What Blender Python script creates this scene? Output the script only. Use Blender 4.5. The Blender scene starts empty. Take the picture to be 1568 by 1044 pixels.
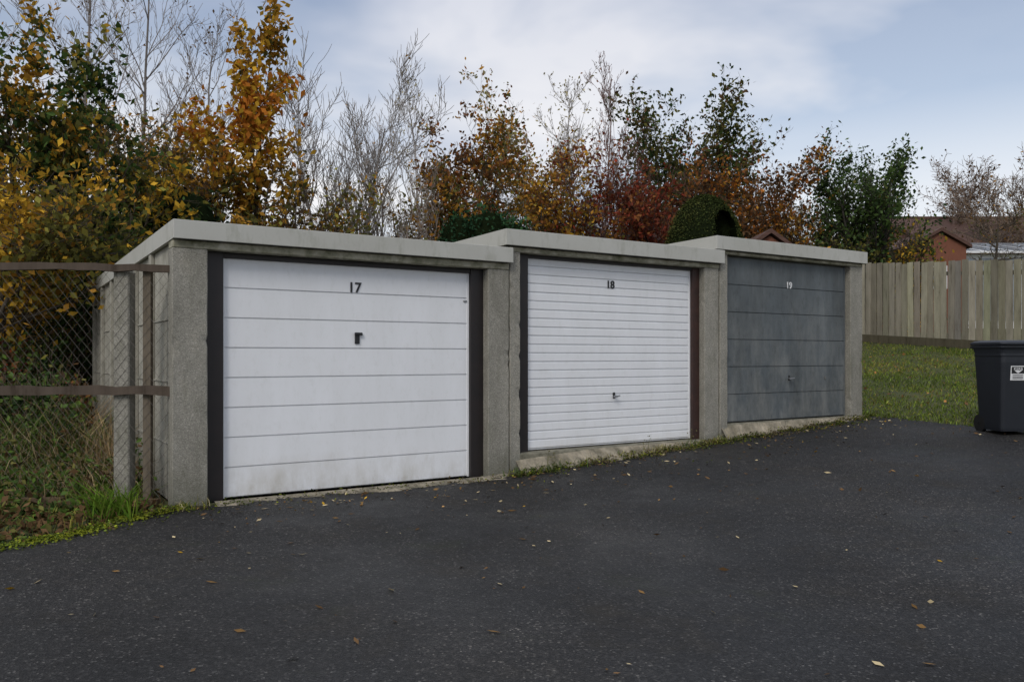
import bpy, math, random
import numpy as np
from mathutils import Vector, Matrix
rng=np.random.default_rng(7); random.seed(7)
scene=bpy.context.scene
TH=math.radians(32.9); cu,su=math.cos(TH),math.sin(TH)
P0=(-2.344,6.653)                        # garage row origin (left edge of first door)
def sv(x,y):
    dx=x-P0[0]; dy=y-P0[1]
    return dx*cu+dy*su, -dx*su+dy*cu
def xy(s,v): return P0[0]+s*cu-v*su, P0[1]+s*su+v*cu
def height(x,y):
    x=np.asarray(x,float); y=np.asarray(y,float)
    s,v=sv(x,y)
    base=np.clip((s-2.4)*.06,0,.357)
    h=base+np.where(v<-.15,.03*(np.clip(v,-14,0)+.15),0)
    h=h+.09*np.clip(v-5.5,0,12)*(s<=8.35)
    t=np.clip((s-8.35)/6.85,0,1)
    bank=.145*(np.clip(s,8.35,15.2)-8.35)+.07*(np.clip(v,-12,16)-2.8)*t+.03*np.clip(s-15.2,0,25)
    h=h+np.where(s>8.35,bank,0)
    far=.05*np.clip(v-17,0,20)
    return h+far*.3
VX=np.array([-30,-9,-6,-3,-1.7,-1.19,-.75,-.42,-.40,8.3,8.4]); VY=np.array([-.3,-.4,-.5,-.85,-.87,-.72,-.42,-.2,-.15,-.15,-.16])
def vmax(s): return np.interp(s,VX,VY)

# ---------------------------------------------------------------- materials
def newmat(name):
    m=bpy.data.materials.new(name); m.use_nodes=True
    nt=m.node_tree; b=nt.nodes['Principled BSDF']; return m,nt,b
def N(nt,t,**k):
    n=nt.nodes.new(t)
    for a,b in k.items(): setattr(n,a,b)
    return n
def noise(nt,scale,detail=6,rough=.6,vec=None,sc=None):
    n=N(nt,'ShaderNodeTexNoise'); n.inputs['Scale'].default_value=scale; n.inputs['Detail'].default_value=detail; n.inputs['Roughness'].default_value=rough
    tc=N(nt,'ShaderNodeTexCoord'); src=tc.outputs['Object']
    if sc:
        mp=N(nt,'ShaderNodeMapping'); mp.inputs['Scale'].default_value=sc; nt.links.new(src,mp.inputs[0]); src=mp.outputs[0]
    nt.links.new(src,n.inputs['Vector']); return n.outputs['Fac']
def ramp(nt,fac,stops):
    r=N(nt,'ShaderNodeValToRGB'); e=r.color_ramp.elements
    while len(e)<len(stops): e.new(.5)
    for i,(p,c) in enumerate(stops):
        e[i].position=p; e[i].color=(c,c,c,1) if isinstance(c,(int,float)) else (*c,1)
    nt.links.new(fac,r.inputs[0]); return r.outputs[0]
def mix(nt,fac,a,b,mode='MIX'):
    m=N(nt,'ShaderNodeMix',data_type='RGBA',blend_type=mode)
    for s,v in ((0,fac),(6,a),(7,b)):
        if isinstance(v,(int,float)): m.inputs[s].default_value=v
        elif isinstance(v,tuple): m.inputs[s].default_value=(*v,1)
        else: nt.links.new(v,m.inputs[s])
    return m.outputs[2]
def mapr(nt,v,a,b,c,d):
    mr=N(nt,'ShaderNodeMapRange'); nt.links.new(v,mr.inputs[0])
    for i,q in enumerate((a,b,c,d)): mr.inputs[i+1].default_value=q
    return mr.outputs[0]
def mathn(nt,op,a,b):
    m=N(nt,'ShaderNodeMath',operation=op)
    for i,v in enumerate((a,b)):
        if isinstance(v,(int,float)): m.inputs[i].default_value=v
        else: nt.links.new(v,m.inputs[i])
    return m.outputs[0]
def bump(nt,b,h,strength,dist):
    n=N(nt,'ShaderNodeBump'); n.inputs['Strength'].default_value=strength; n.inputs['Distance'].default_value=dist
    nt.links.new(h,n.inputs['Height']); nt.links.new(n.outputs[0],b.inputs['Normal'])
def simple(name,c1,c2,scale=8,rough=.7,bstr=.3,bd=.003,sc=None,metal=0):
    m,nt,b=newmat(name); f=noise(nt,scale,7,.65,sc=sc)
    nt.links.new(ramp(nt,f,[(.3,c1),(.7,c2)]),b.inputs['Base Color'])
    b.inputs['Roughness'].default_value=rough; b.inputs['Metallic'].default_value=metal
    if bstr: bump(nt,b,f,bstr,bd)
    return m
def sepz(nt):
    tc=N(nt,'ShaderNodeTexCoord'); s=N(nt,'ShaderNodeSeparateXYZ'); nt.links.new(tc.outputs['Object'],s.inputs[0]); return s.outputs[2]
def dirty_paint(name,c,dirt,lo,hi,rough=.4,amt=.6,streak=.9,floor=.06,fine=.9):
    m,nt,b=newmat(name)
    z=sepz(nt); g=mapr(nt,z,lo,hi,1,floor)
    n2=ramp(nt,noise(nt,3.5,8,.7,sc=(1,1,.5)),[(.4,0.0),(.68,1.0)])
    f=mathn(nt,'MULTIPLY',mathn(nt,'MULTIPLY',g,n2),amt)
    col=mix(nt,f,c,dirt)
    n3=ramp(nt,noise(nt,1.3,6,.65,sc=(3,3,.6)),[(.3,(streak,streak,streak*.99)),(.7,(1,1,1))])
    n4=ramp(nt,noise(nt,11,8,.75,sc=(1.5,1,.7)),[(.25,(fine,fine,fine*.98)),(.48,(1,1,1))])
    nt.links.new(mix(nt,1.0,mix(nt,1.0,col,n3,'MULTIPLY'),n4,'MULTIPLY'),b.inputs['Base Color'])
    b.inputs['Roughness'].default_value=rough; b.inputs['Specular IOR Level'].default_value=.3
    bump(nt,b,noise(nt,2.0,2,.5),.12,.01)
    return m
def pebble():
    m,nt,b=newmat('pebbledash_concrete')
    tc=N(nt,'ShaderNodeTexCoord'); v=N(nt,'ShaderNodeTexVoronoi'); v.inputs['Scale'].default_value=170; nt.links.new(tc.outputs['Object'],v.inputs['Vector'])
    sp=N(nt,'ShaderNodeSeparateColor'); nt.links.new(v.outputs['Color'],sp.inputs[0])
    c=ramp(nt,sp.outputs[0],[(.0,(.18,.170,.145)),(.4,(.25,.237,.205)),(.85,(.30,.285,.248)),(1,(.40,.38,.335))])
    big=ramp(nt,noise(nt,3,8,.7,sc=(1,1,.5)),[(.3,(.68,.68,.64)),(.55,(1.0,1.0,.98)),(.75,(1.18,1.16,1.1))])
    c=mix(nt,1.0,c,big,'MULTIPLY')
    st=ramp(nt,noise(nt,7,7,.7,sc=(1,1,.2)),[(.53,0.0),(.72,.55)])
    c=mix(nt,st,c,(.10,.10,.06))
    z=sepz(nt); c=mix(nt,mapr(nt,z,0,.3,.45,0),c,(.05,.055,.03))
    nt.links.new(c,b.inputs['Base Color']); b.inputs['Roughness'].default_value=.95
    bump(nt,b,v.outputs['Distance'],.4,.005); return m
def attrmat(name,trans=0,grain=None):
    m,nt,b=newmat(name); a=N(nt,'ShaderNodeAttribute',attribute_name='Col')
    col=a.outputs['Color']
    if grain:
        g=ramp(nt,noise(nt,grain[0],8,.75,sc=grain[1]),[(.28,(.38,.36,.33)),(.45,(.85,.85,.84)),(.75,(1.25,1.25,1.25))]); col=mix(nt,1.0,col,g,'MULTIPLY')
    nt.nodes.remove(b); b=N(nt,'ShaderNodeBsdfDiffuse'); nt.links.new(col,b.inputs[0]); out=nt.nodes['Material Output'].inputs[0]
    if trans:
        t=N(nt,'ShaderNodeBsdfTranslucent'); nt.links.new(col,t.inputs[0]); mx=N(nt,'ShaderNodeMixShader'); mx.inputs[0].default_value=trans
        nt.links.new(b.outputs[0],mx.inputs[1]); nt.links.new(t.outputs[0],mx.inputs[2]); nt.links.new(mx.outputs[0],out)
    else: nt.links.new(b.outputs[0],out)
    return m
M_leaf=attrmat('leaf',.3); M_attr=attrmat('weathered_wood',0,(9,(1,1,.16))); M_bark=attrmat('bark',0); M_dull=attrmat('ground_foliage',0)
M_peb=pebble()
def fascia():
    m,nt,b=newmat('fascia_paint')
    c=ramp(nt,noise(nt,1.5,6,.6),[(.3,(.40,.395,.35)),(.7,(.46,.455,.415))])
    st=ramp(nt,noise(nt,9,8,.75,sc=(1,1,.35)),[(.52,0.0),(.72,.5)])
    c=mix(nt,st,c,(.22,.22,.16)); nt.links.new(c,b.inputs['Base Color']); b.inputs['Roughness'].default_value=.6; bump(nt,b,noise(nt,6,4,.6),.1,.004); return m
M_fascia=fascia()
M_lintel=simple('mossy_lintel',(.10,.10,.05),(.46,.43,.34),9,.95,.6,.006)
M_frame=simple('dark_frame_paint',(.008,.006,.006),(.016,.010,.009),10,.5,.2)
M_frame2=simple('brown_frame_paint',(.02,.009,.007),(.05,.02,.014),10,.55,.2)
M_gframe=simple('grey_frame',(.08,.085,.08),(.15,.15,.14),10,.6,.2)
M_white=dirty_paint('white_door_paint',(.79,.80,.82),(.42,.38,.30),.0,.35,.4,.8,.93)
M_grey=dirty_paint('grey_door_paint',(.120,.137,.146),(.27,.275,.26),.36,2.0,.65,1.0,.55,.2,.65)
M_black=simple('black_plastic',(.008,.008,.009),(.014,.014,.015),10,.45,.1)
M_steel=simple('steel_handle',(.25,.25,.25),(.4,.4,.4),20,.35,.1,metal=.8)
M_conc=simple('concrete_slab',(.07,.068,.045),(.27,.25,.19),9,.95,.8,.012)
M_conc2=simple('broken_concrete_edge',(.07,.065,.04),(.38,.33,.25),6,.95,.9,.015)
M_wallp=simple('concrete_panel',(.22,.21,.17),(.40,.38,.32),6,.95,.5,.005)
M_roof=simple('roof_sheet',(.15,.15,.14),(.22,.22,.2),5,.9,.2)
M_bin=simple('bin_plastic',(.009,.011,.016),(.013,.016,.022),6,.5,.15,.002)
M_label=simple('label_white',(.6,.6,.6),(.75,.75,.75),10,.5,0)
def asphalt():
    m,nt,b=newmat('asphalt')
    tc=N(nt,'ShaderNodeTexCoord'); v=N(nt,'ShaderNodeTexVoronoi'); v.inputs['Scale'].default_value=105; nt.links.new(tc.outputs['Object'],v.inputs['Vector'])
    sp=N(nt,'ShaderNodeSeparateColor'); nt.links.new(v.outputs['Color'],sp.inputs[0])
    c=ramp(nt,sp.outputs[0],[(0,(.005,.005,.0055)),(.5,(.0125,.0122,.0125)),(.88,(.026,.0255,.026)),(.965,(.05,.049,.048)),(1,(.13,.127,.12))])
    mid=ramp(nt,noise(nt,14,5,.8),[(.3,(.6,.6,.6)),(.7,(1.45,1.43,1.4))])
    c=mix(nt,1.0,c,mid,'MULTIPLY')
    big=ramp(nt,noise(nt,.5,5,.65),[(.3,(.5,.52,.57)),(.5,(.95,.93,.92)),(.72,(1.6,1.48,1.36))])
    c=mix(nt,1.0,c,big,'MULTIPLY')
    f=ramp(nt,noise(nt,1.4,7,.78),[(.52,0.0),(.70,.55)])
    c=mix(nt,f,c,(.036,.031,.024))
    f=ramp(nt,noise(nt,.9,7,.8,sc=(1,1.4,1)),[(.57,0.0),(.70,.4)])
    c=mix(nt,f,c,(.026,.031,.012))
    nt.links.new(c,b.inputs['Base Color']); b.inputs['Specular IOR Level'].default_value=.36
    nt.links.new(ramp(nt,noise(nt,.7,4,.6),[(.35,.46),(.65,.85)]),b.inputs['Roughness'])
    bump(nt,b,mathn(nt,'ADD',v.outputs['Distance'],noise(nt,40,3,.6)),.8,.009); return m
M_asph=asphalt()
def soil():
    m,nt,b=newmat('grassy_soil')
    c=ramp(nt,noise(nt,1.6,8,.7),[(.3,(.035,.045,.014)),(.5,(.06,.07,.02)),(.7,(.08,.07,.03))])
    c2=ramp(nt,noise(nt,60,4,.7),[(.3,(.5,.5,.5)),(.7,(1.4,1.4,1.3))])
    nt.links.new(mix(nt,1.0,c,c2,'MULTIPLY'),b.inputs['Base Color']); b.inputs['Roughness'].default_value=1
    bump(nt,b,noise(nt,25,5,.7),.8,.03); return m
M_soil=soil()
def brick(name,c1,c2,mort,scale=4.4):
    m,nt,b=newmat(name); t=N(nt,'ShaderNodeTexBrick'); t.inputs['Scale'].default_value=scale
    t.inputs['Color1'].default_value=(*c1,1); t.inputs['Color2'].default_value=(*c2,1); t.inputs['Mortar'].default_value=(*mort,1)
    tc=N(nt,'ShaderNodeTexCoord'); mp=N(nt,'ShaderNodeMapping'); mp.inputs['Rotation'].default_value=(math.pi/2,0,0)
    nt.links.new(tc.outputs['Object'],mp.inputs[0]); nt.links.new(mp.outputs[0],t.inputs['Vector']); nt.links.new(t.outputs[0],b.inputs['Base Color']); b.inputs['Roughness'].default_value=.9
    return m
M_brick=brick('red_brick',(.24,.085,.05),(.17,.065,.045),(.26,.23,.2))
M_tile=simple('roof_tiles',(.06,.030,.022),(.11,.055,.04),3,.9,.5,.02,sc=(1,8,8))
M_redwood=simple('red_timber',(.13,.045,.025),(.21,.075,.04),6,.8,.3,sc=(12,12,1))
M_upvc=simple('white_upvc',(.6,.6,.6),(.7,.7,.7),3,.4,0)
M_glass=simple('conservatory_glass',(.10,.12,.14),(.3,.33,.36),2,.15,0)

# ---------------------------------------------------------------- mesh helpers
def link(o,parent=None):
    scene.collection.objects.link(o)
    if parent: o.parent=parent
    return o
def quads(name,V,F,mats,mi=None,col=None,parent=None,smoothf=False):
    me=bpy.data.meshes.new(name); V=np.asarray(V,np.float32); F=np.asarray(F,np.int32)
    me.vertices.add(len(V)); me.vertices.foreach_set('co',V.ravel())
    me.loops.add(F.size); me.loops.foreach_set('vertex_index',F.ravel())
    me.polygons.add(len(F)); me.polygons.foreach_set('loop_start',np.arange(0,F.size,4,dtype=np.int32)); me.polygons.foreach_set('loop_total',np.full(len(F),4,np.int32))
    for m in mats: me.materials.append(m)
    if mi is not None: me.polygons.foreach_set('material_index',np.asarray(mi,np.int32))
    if col is not None:
        a=me.color_attributes.new('Col','FLOAT_COLOR','POINT'); c=np.ones((len(V),4),np.float32); c[:,:3]=col; a.data.foreach_set('color',c.ravel())
    me.polygons.foreach_set('use_smooth',np.full(len(F),bool(smoothf),bool))
    me.update(calc_edges=True); me.validate()
    return link(bpy.data.objects.new(name,me),parent)
class Acc:
    def __init__(s): s.V=[];s.F=[];s.C=[];s.M=[];s.n=0
    def add(s,V,F,C,m=0):
        V=np.asarray(V,float).reshape(-1,3); F=np.asarray(F,int).reshape(-1,4)
        C=np.broadcast_to(np.asarray(C,float),(len(V),3)) if np.ndim(C)<2 else C
        s.V.append(V);s.F.append(F+s.n);s.C.append(C);s.M.append(np.full(len(F),m));s.n+=len(V)
    def obj(s,name,mats,parent=None): return quads(name,np.concatenate(s.V),np.concatenate(s.F),mats,np.concatenate(s.M),np.concatenate(s.C),parent)
BOXF=np.array([[0,3,2,1],[4,5,6,7],[0,1,5,4],[1,2,6,5],[2,3,7,6],[3,0,4,7]])
def boxv(x0,x1,y0,y1,z0,z1):
    return np.array([[x0,y0,z0],[x1,y0,z0],[x1,y1,z0],[x0,y1,z0],[x0,y0,z1],[x1,y0,z1],[x1,y1,z1],[x0,y1,z1]],float)
def box(name,parent,mat,x,y,z,bev=.006,rough=0):
    o=quads(name,boxv(*x,*y,*z),BOXF,[mat],parent=parent)
    if bev:
        b=o.modifiers.new('b','BEVEL'); b.width=bev; b.segments=2
    return o
def roughbox(name,parent,mat,x,y,z,amp=.003,step=.05,seed=0):
    import bmesh
    bm=bmesh.new(); bmesh.ops.create_cube(bm,size=1)
    for v in bm.verts: v.co=Vector(((x[0]+x[1])/2+v.co.x*(x[1]-x[0]),(y[0]+y[1])/2+v.co.y*(y[1]-y[0]),(z[0]+z[1])/2+v.co.z*(z[1]-z[0])))
    bmesh.ops.bevel(bm,geom=bm.edges[:],offset=.007,segments=1,affect='EDGES')
    for ax in range(3):
        lo,hi=(x,y,z)[ax]; n=int((hi-lo)/step)
        for i in range(1,n):
            no=[0,0,0]; no[ax]=1; c=[0,0,0]; c[ax]=lo+(hi-lo)*i/n
            bmesh.ops.bisect_plane(bm,geom=bm.verts[:]+bm.edges[:]+bm.faces[:],plane_co=c,plane_no=no)
    P=np.array([v.co[:] for v in bm.verts])
    D=np.stack([vnoise(P,22,seed+k)+.5*vnoise(P,60,seed+k+9) for k in range(3)],1)*amp*.6
    ctr=np.array([sum(x)/2,sum(y)/2,sum(z)/2]); hs=np.array([x[1]-x[0],y[1]-y[0],z[1]-z[0]])/2
    near=(np.abs(np.abs(P-ctr)-hs)<.009).sum(1)>=2
    chip=near&(vnoise(P,9,seed+4)>.95); inward=-(P-ctr)/hs*np.array([.008,.010,0]); 
    P=P+D*np.where(near,1,.4)[:,None]+np.where(chip[:,None],inward,0)
    for v,p in zip(bm.verts,P): v.co=p
    me=bpy.data.meshes.new(name); bm.to_mesh(me); bm.free(); me.materials.append(mat)
    return link(bpy.data.objects.new(name,me),parent)
def frustums(A,B,ra,rb,k):
    A=np.asarray(A,float);B=np.asarray(B,float);n=len(A)
    d=B-A; d/=np.linalg.norm(d,axis=1,keepdims=True)+1e-9
    ref=np.where(np.abs(d[:,2:3])>.9,np.array([[1.,0,0]]),np.array([[0,0,1.]]))
    a=np.cross(d,ref); a/=np.linalg.norm(a,axis=1,keepdims=True)+1e-9; b=np.cross(d,a)
    th=np.arange(k)*2*np.pi/k
    ring=a[:,None,:]*np.cos(th)[None,:,None]+b[:,None,:]*np.sin(th)[None,:,None]
    V=np.concatenate([A[:,None]+ring*np.asarray(ra)[:,None,None],B[:,None]+ring*np.asarray(rb)[:,None,None]],1)
    i=np.arange(k); j=(i+1)%k
    F=np.stack([i,j,j+k,i+k],1)[None]+(np.arange(n)*2*k)[:,None,None]
    return V.reshape(-1,3),F.reshape(-1,4)
def vnoise(P,f,seed=0):
    r=np.random.default_rng(seed); o=np.zeros(len(P))
    for i in range(5):
        k=r.normal(size=3)*f*(1+.5*i); o+=np.sin(P@k+r.uniform(0,6.28))/(1+.3*i)
    return o/2.2
def pick(P,pal,f=1.2,seed=0,mixr=.55,hz=0):
    r=np.random.default_rng(seed+99); w=np.array([p[1] for p in pal],float); w/=w.sum(); cw=np.cumsum(w)
    val=vnoise(P,f,seed)+r.normal(size=len(P))*mixr+hz*(P[:,2]-P[:,2].mean())
    rank=np.argsort(np.argsort(val))/max(1,len(P))
    idx=np.clip(np.searchsorted(cw,rank),0,len(pal)-1)
    c=np.array([p[0] for p in pal],float)[idx]
    return c*np.exp(r.normal(size=(len(P),1))*.3)
def leaves(acc,P,size,C,m=1,r=rng,aspect=.55,flat=0):
    n=len(P)
    a=r.normal(size=(n,3)); a[:,2]-=.3; 
    if flat: a[:,2]*=(1-flat)
    a/=np.linalg.norm(a,axis=1,keepdims=True)
    b=r.normal(size=(n,3)); 
    if flat: b[:,2]*=(1-flat)
    b=b-(b*a).sum(1,keepdims=True)*a; b/=np.linalg.norm(b,axis=1,keepdims=True)+1e-9
    L=size*r.uniform(.6,1.35,n)[:,None]; W=L*aspect
    V=np.stack([P-a*L,P+b*W-a*L*.1,P+a*L,P-b*W-a*L*.1],1)
    F=np.arange(4*n).reshape(-1,4)
    acc.add(V.reshape(-1,3),F,np.repeat(C,4,0),m)
YEL=(.44,.26,.03);GOLD=(.34,.175,.03);ORG=(.36,.13,.022);RUST=(.21,.085,.03);RED=(.21,.045,.025);BRN=(.11,.065,.032);OLV=(.10,.095,.028);GRN=(.055,.09,.025);DGR=(.024,.042,.016);YG=(.20,.18,.04);PALE=(.32,.28,.16);CRED=(.14,.04,.025)

def tree(name,x,y,top,width,habit='round',pal=None,n=5000,ls=.05,bark=(.07,.058,.045),seed=1,trunks=1,clear=.25,kids=(20,8,4),maxl=3,up=.12,wig=.22,gap=-.6,rad=.05,ang=(35,65),twr=.004,hz=0,z0=None,jit=.11,spread=.3):
    R=random.Random(seed); r=np.random.default_rng(seed)
    A=[];B=[];RA=[];RB=[];LV=[]
    cfg=[(9,),(5,),(4,),(3,),(2,)]
    def rv(): return Vector((R.gauss(0,1),R.gauss(0,1),R.gauss(0,1)))
    def grow(p,d,L,rr,lv):
        n=cfg[lv][0]; st=L/n; r0=rr
        for i in range(n):
            d=(d+rv()*wig*(.25 if lv==0 else .8)+Vector((0,0,up*(1 if lv else .5)))).normalized()
            q=p+d*st*R.uniform(.8,1.2); r1=rr*(1-.8*(i+1)/n)
            A.append(p[:]);B.append(q[:]);RA.append(r0);RB.append(r1);LV.append(lv)
            if lv<maxl and (lv>0 or (i+1)/n>clear):
                k=kids[min(lv,len(kids)-1)]/n; k=int(k)+(1 if R.random()<k-int(k) else 0)
                for _ in range(k):
                    an=math.radians(R.uniform(*ang)); ax=d.cross(rv()).normalized()
                    cd=Matrix.Rotation(an,3,ax)@d
                    if cd.z<-.15: cd.z*=-.5
                    fr=(i+1)/n
                    sh=1-.62*fr if habit=='cone' else (1-.35*fr if lv==0 else 1-.3*fr)
                    grow(p.lerp(q,R.random()),cd,L*(.5 if lv==0 else .55)*sh*R.uniform(.65,1.15),max(r1*.62,.12*rr),lv+1)
            p=q;r0=r1
    a0=R.uniform(0,6.28)
    for t in range(trunks):
        a=a0+6.28*t/trunks+R.uniform(-.4,.4); ln=R.uniform(.4,1)*spread if trunks>1 else .03
        grow(Vector((R.uniform(-.06,.06)*(trunks>1),R.uniform(-.06,.06)*(trunks>1),0)),Vector((math.cos(a)*ln,math.sin(a)*ln,1)).normalized(),R.uniform(.82,1) if trunks>1 else 1.,rad/2.5/2,0)
    A=np.array(A);B=np.array(B);RA=np.array(RA);RB=np.array(RB);LV=np.array(LV)
    gz=float(height(x,y))-.05 if z0 is None else z0
    H=top-gz
    md=np.median(B[:,:2],0); A[:,:2]-=md*.8; B[:,:2]-=md*.8
    sz=H/np.percentile(B[:,2],99.7); w=np.percentile(np.abs(B[:,:2]),95.5); sxy=(width/2)/w
    S=np.array([sxy,sxy,sz]); A=A*S;B=B*S
    rs=rad/RA.max(); RA=np.maximum(RA*rs,twr);RB=np.maximum(RB*rs,twr*.7)
    o=np.array([x,y,gz]); acc=Acc()
    for lo,hi,k in ((0,0,8),(1,1,5),(2,9,3)):
        m=(LV>=lo)&(LV<=hi)
        if m.any():
            V,F=frustums(A[m],B[m],RA[m],RB[m],k)
            c=np.array(bark)*np.exp(r.normal(size=(m.sum(),1))*.2)
            acc.add(V+o,F,np.repeat(c,2*k,0),0)
    if pal and n:
        m=np.where((LV>=2))[0]; L=np.linalg.norm(B[m]-A[m],axis=1); n2=int(n*1.6)
        i=r.choice(m,n2,p=L/L.sum()); t=r.random((n2,1)); P=A[i]*(1-t)+B[i]*t+r.normal(size=(n2,3))*jit
        P=P[(P[:,2]>.1)]; g=vnoise(P,2.3,seed+5)>gap; P=P[g][:n]+o
        leaves(acc,P,ls,pick(P,pal,1.3,seed,hz=hz),1,r)
    return acc.obj(name,[M_bark,M_leaf])
def mass(name,cl,n,ls,pal,seed=0,core=None,stems=0,jit=1.0,f=1.5,shell=.55):
    r=np.random.default_rng(seed); cl=np.array(cl,float); acc=Acc()
    vol=(cl[:,3]*cl[:,4]+cl[:,3]*cl[:,5]); i=r.choice(len(cl),n,p=vol/vol.sum())
    d=r.normal(size=(n,3)); d/=np.linalg.norm(d,axis=1,keepdims=True)
    rr=shell+(1-shell)*r.random((n,1)); rr*=1+.22*vnoise(d*2+cl[i,:3],1.5,seed)[:,None]+r.normal(size=(n,1))*.07
    P=cl[i,:3]+d*rr*cl[i,3:]*jit
    P=P[P[:,2]>height(P[:,0],P[:,1])]
    leaves(acc,P,ls,pick(P,pal,f,seed),1,r)
    if stems:
        j=r.choice(len(cl),stems); d=r.normal(size=(stems,3)); d/=np.linalg.norm(d,axis=1,keepdims=True); d[:,2]=np.abs(d[:,2])
        b0=cl[j,:3].copy(); b0[:,2]=height(b0[:,0],b0[:,1])
        V,F=frustums(b0,cl[j,:3]+d*cl[j,3:]*1.1,np.full(stems,.006),np.full(stems,.003),3)
        acc.add(V,F,(.09,.065,.05),0)
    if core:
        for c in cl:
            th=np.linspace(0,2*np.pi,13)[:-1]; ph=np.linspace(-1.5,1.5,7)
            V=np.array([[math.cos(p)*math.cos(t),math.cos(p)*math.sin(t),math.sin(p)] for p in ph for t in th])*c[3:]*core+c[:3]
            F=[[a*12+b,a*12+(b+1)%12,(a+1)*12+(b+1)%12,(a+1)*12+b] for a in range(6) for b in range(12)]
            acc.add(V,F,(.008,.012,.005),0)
    return acc.obj(name,[M_bark,M_dull])
def blades(acc,x,y,z,h,w,lean,C,m=0,r=rng):
    n=len(x); a=r.uniform(0,6.28,n); b=r.uniform(0,6.28,n); P=np.stack([x,y,z],1)
    dx=np.stack([np.cos(a),np.sin(a),0*a],1)*w[:,None]/2; l=np.stack([np.cos(b),np.sin(b),0*b],1)*(lean*h*r.uniform(.2,1.2,n))[:,None]
    mid=P+l*.35; mid[:,2]+=h*.6; tip=P+l; tip[:,2]+=h*r.uniform(.8,1,n)
    V=np.stack([P-dx,P+dx,mid+dx*.8,mid-dx*.8,tip-dx*.12,tip+dx*.12],1).reshape(-1,3)
    k=np.arange(n)[:,None]*6
    F=np.concatenate([k+np.array([[0,1,2,3]]),k+np.array([[3,2,5,4]])],0)
    acc.add(V,F,np.repeat(C,6,0),m)

# ---------------------------------------------------------------- ground
xs=np.unique(np.concatenate([np.linspace(-600,-40,15),np.linspace(-40,-12,20),np.arange(-12,18,.16),np.linspace(18,50,24),np.linspace(50,600,15)]))
ys=np.unique(np.concatenate([np.linspace(-300,-12,10),np.arange(-12,2,.5),np.arange(2,20,.16),np.linspace(20,50,24),np.linspace(50,900,18)]))
X,Y=np.meshgrid(xs,ys); Z=height(X,Y)
S_,V_=sv(X,Y); ins=(V_<vmax(S_)-.06)&(S_<8.36)&(S_>-25)&(V_>-20)
rough=.02*vnoise(np.stack([X.ravel(),Y.ravel(),0*X.ravel()],1),3,4).reshape(X.shape)
Z=Z+np.where(ins,-.06,rough*(V_>-.1)*(np.abs(S_-4)>4.6))
nx=len(xs); idx=np.arange(nx*len(ys)).reshape(len(ys),nx)
F=np.stack([idx[:-1,:-1],idx[:-1,1:],idx[1:,1:],idx[1:,:-1]],-1).reshape(-1,4)
quads('ground',np.stack([X,Y,Z],-1).reshape(-1,3),F,[M_soil],smoothf=True)
ss=np.arange(-24,8.41,.12); t=np.concatenate([[0,.02,.05],np.linspace(.1,19,70)])
S2,T2=np.meshgrid(ss,t); edge=vmax(ss)+.03*np.sin(ss*9)+.02*np.sin(ss*23+1)+.02*rng.normal(size=len(ss))*(ss<-.5)
V2=edge[None,:]-T2; X2,Y2=xy(S2,V2)
right=(S2>8.35); X2=X2+right*.04*np.sin(V2*7+np.sin(V2*17))
Z2=height(X2,Y2)+.004; Z2[0]-=.05
nx=len(ss); idx=np.arange(nx*len(t)).reshape(len(t),nx)
F=np.stack([idx[:-1,:-1],idx[1:,:-1],idx[1:,1:],idx[:-1,1:]],-1).reshape(-1,4)
quads('asphalt_driveway',np.stack([X2,Y2,Z2],-1).reshape(-1,3),F,[M_asph],smoothf=True)

# ---------------------------------------------------------------- garages
def empty(name,loc=(0,0,0),rz=0):
    e=bpy.data.objects.new(name,None); e.location=loc; e.rotation_euler=(0,0,rz); e.empty_display_size=.3; return link(e)
def door(name,parent,mat,s0,s1,z0,z1,n,y,gd,gh,bevel,wob=.0015):
    pr=[]
    for i in range(n):
        a=z0+(z1-z0)*i/n; b=z0+(z1-z0)*(i+1)/n
        pr+=[(y+gd,a),(y+gd,a+gh),(y,a+gh+bevel),(y,b-.002)]
    pr.append((y+gd,z1)); 
    nseg=16; xs_=np.linspace(s0,s1,nseg+1)
    V=np.array([[x,p[0],p[1]] for x in xs_ for p in pr]); k=len(pr)
    V[:,1]+=vnoise(V*[1,0,1],2.2,int(abs(s0)*7)+1)*wob
    F=[[a*k+i,(a+1)*k+i,(a+1)*k+i+1,a*k+i+1] for a in range(nseg) for i in range(k-1)]
    return quads(name,V,F,[mat],parent=parent)
def text(name,parent,mat,s,x,y,z,size,ext=.002,bold=0.0):
    c=bpy.data.curves.new(name,'FONT'); c.body=s; c.size=size; c.extrude=ext; c.align_x='CENTER'; c.align_y='CENTER'; c.offset=bold
    o=bpy.data.objects.new(name+'_c',c); scene.collection.objects.link(o)
    dg=bpy.context.evaluated_depsgraph_get(); me=bpy.data.meshes.new_from_object(o.evaluated_get(dg)); bpy.data.objects.remove(o)
    me.materials.clear(); me.materials.append(mat)
    t=bpy.data.objects.new(name,me); t.location=(x,y,z); t.rotation_euler=(math.pi/2,0,0); return link(t,parent)
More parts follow.
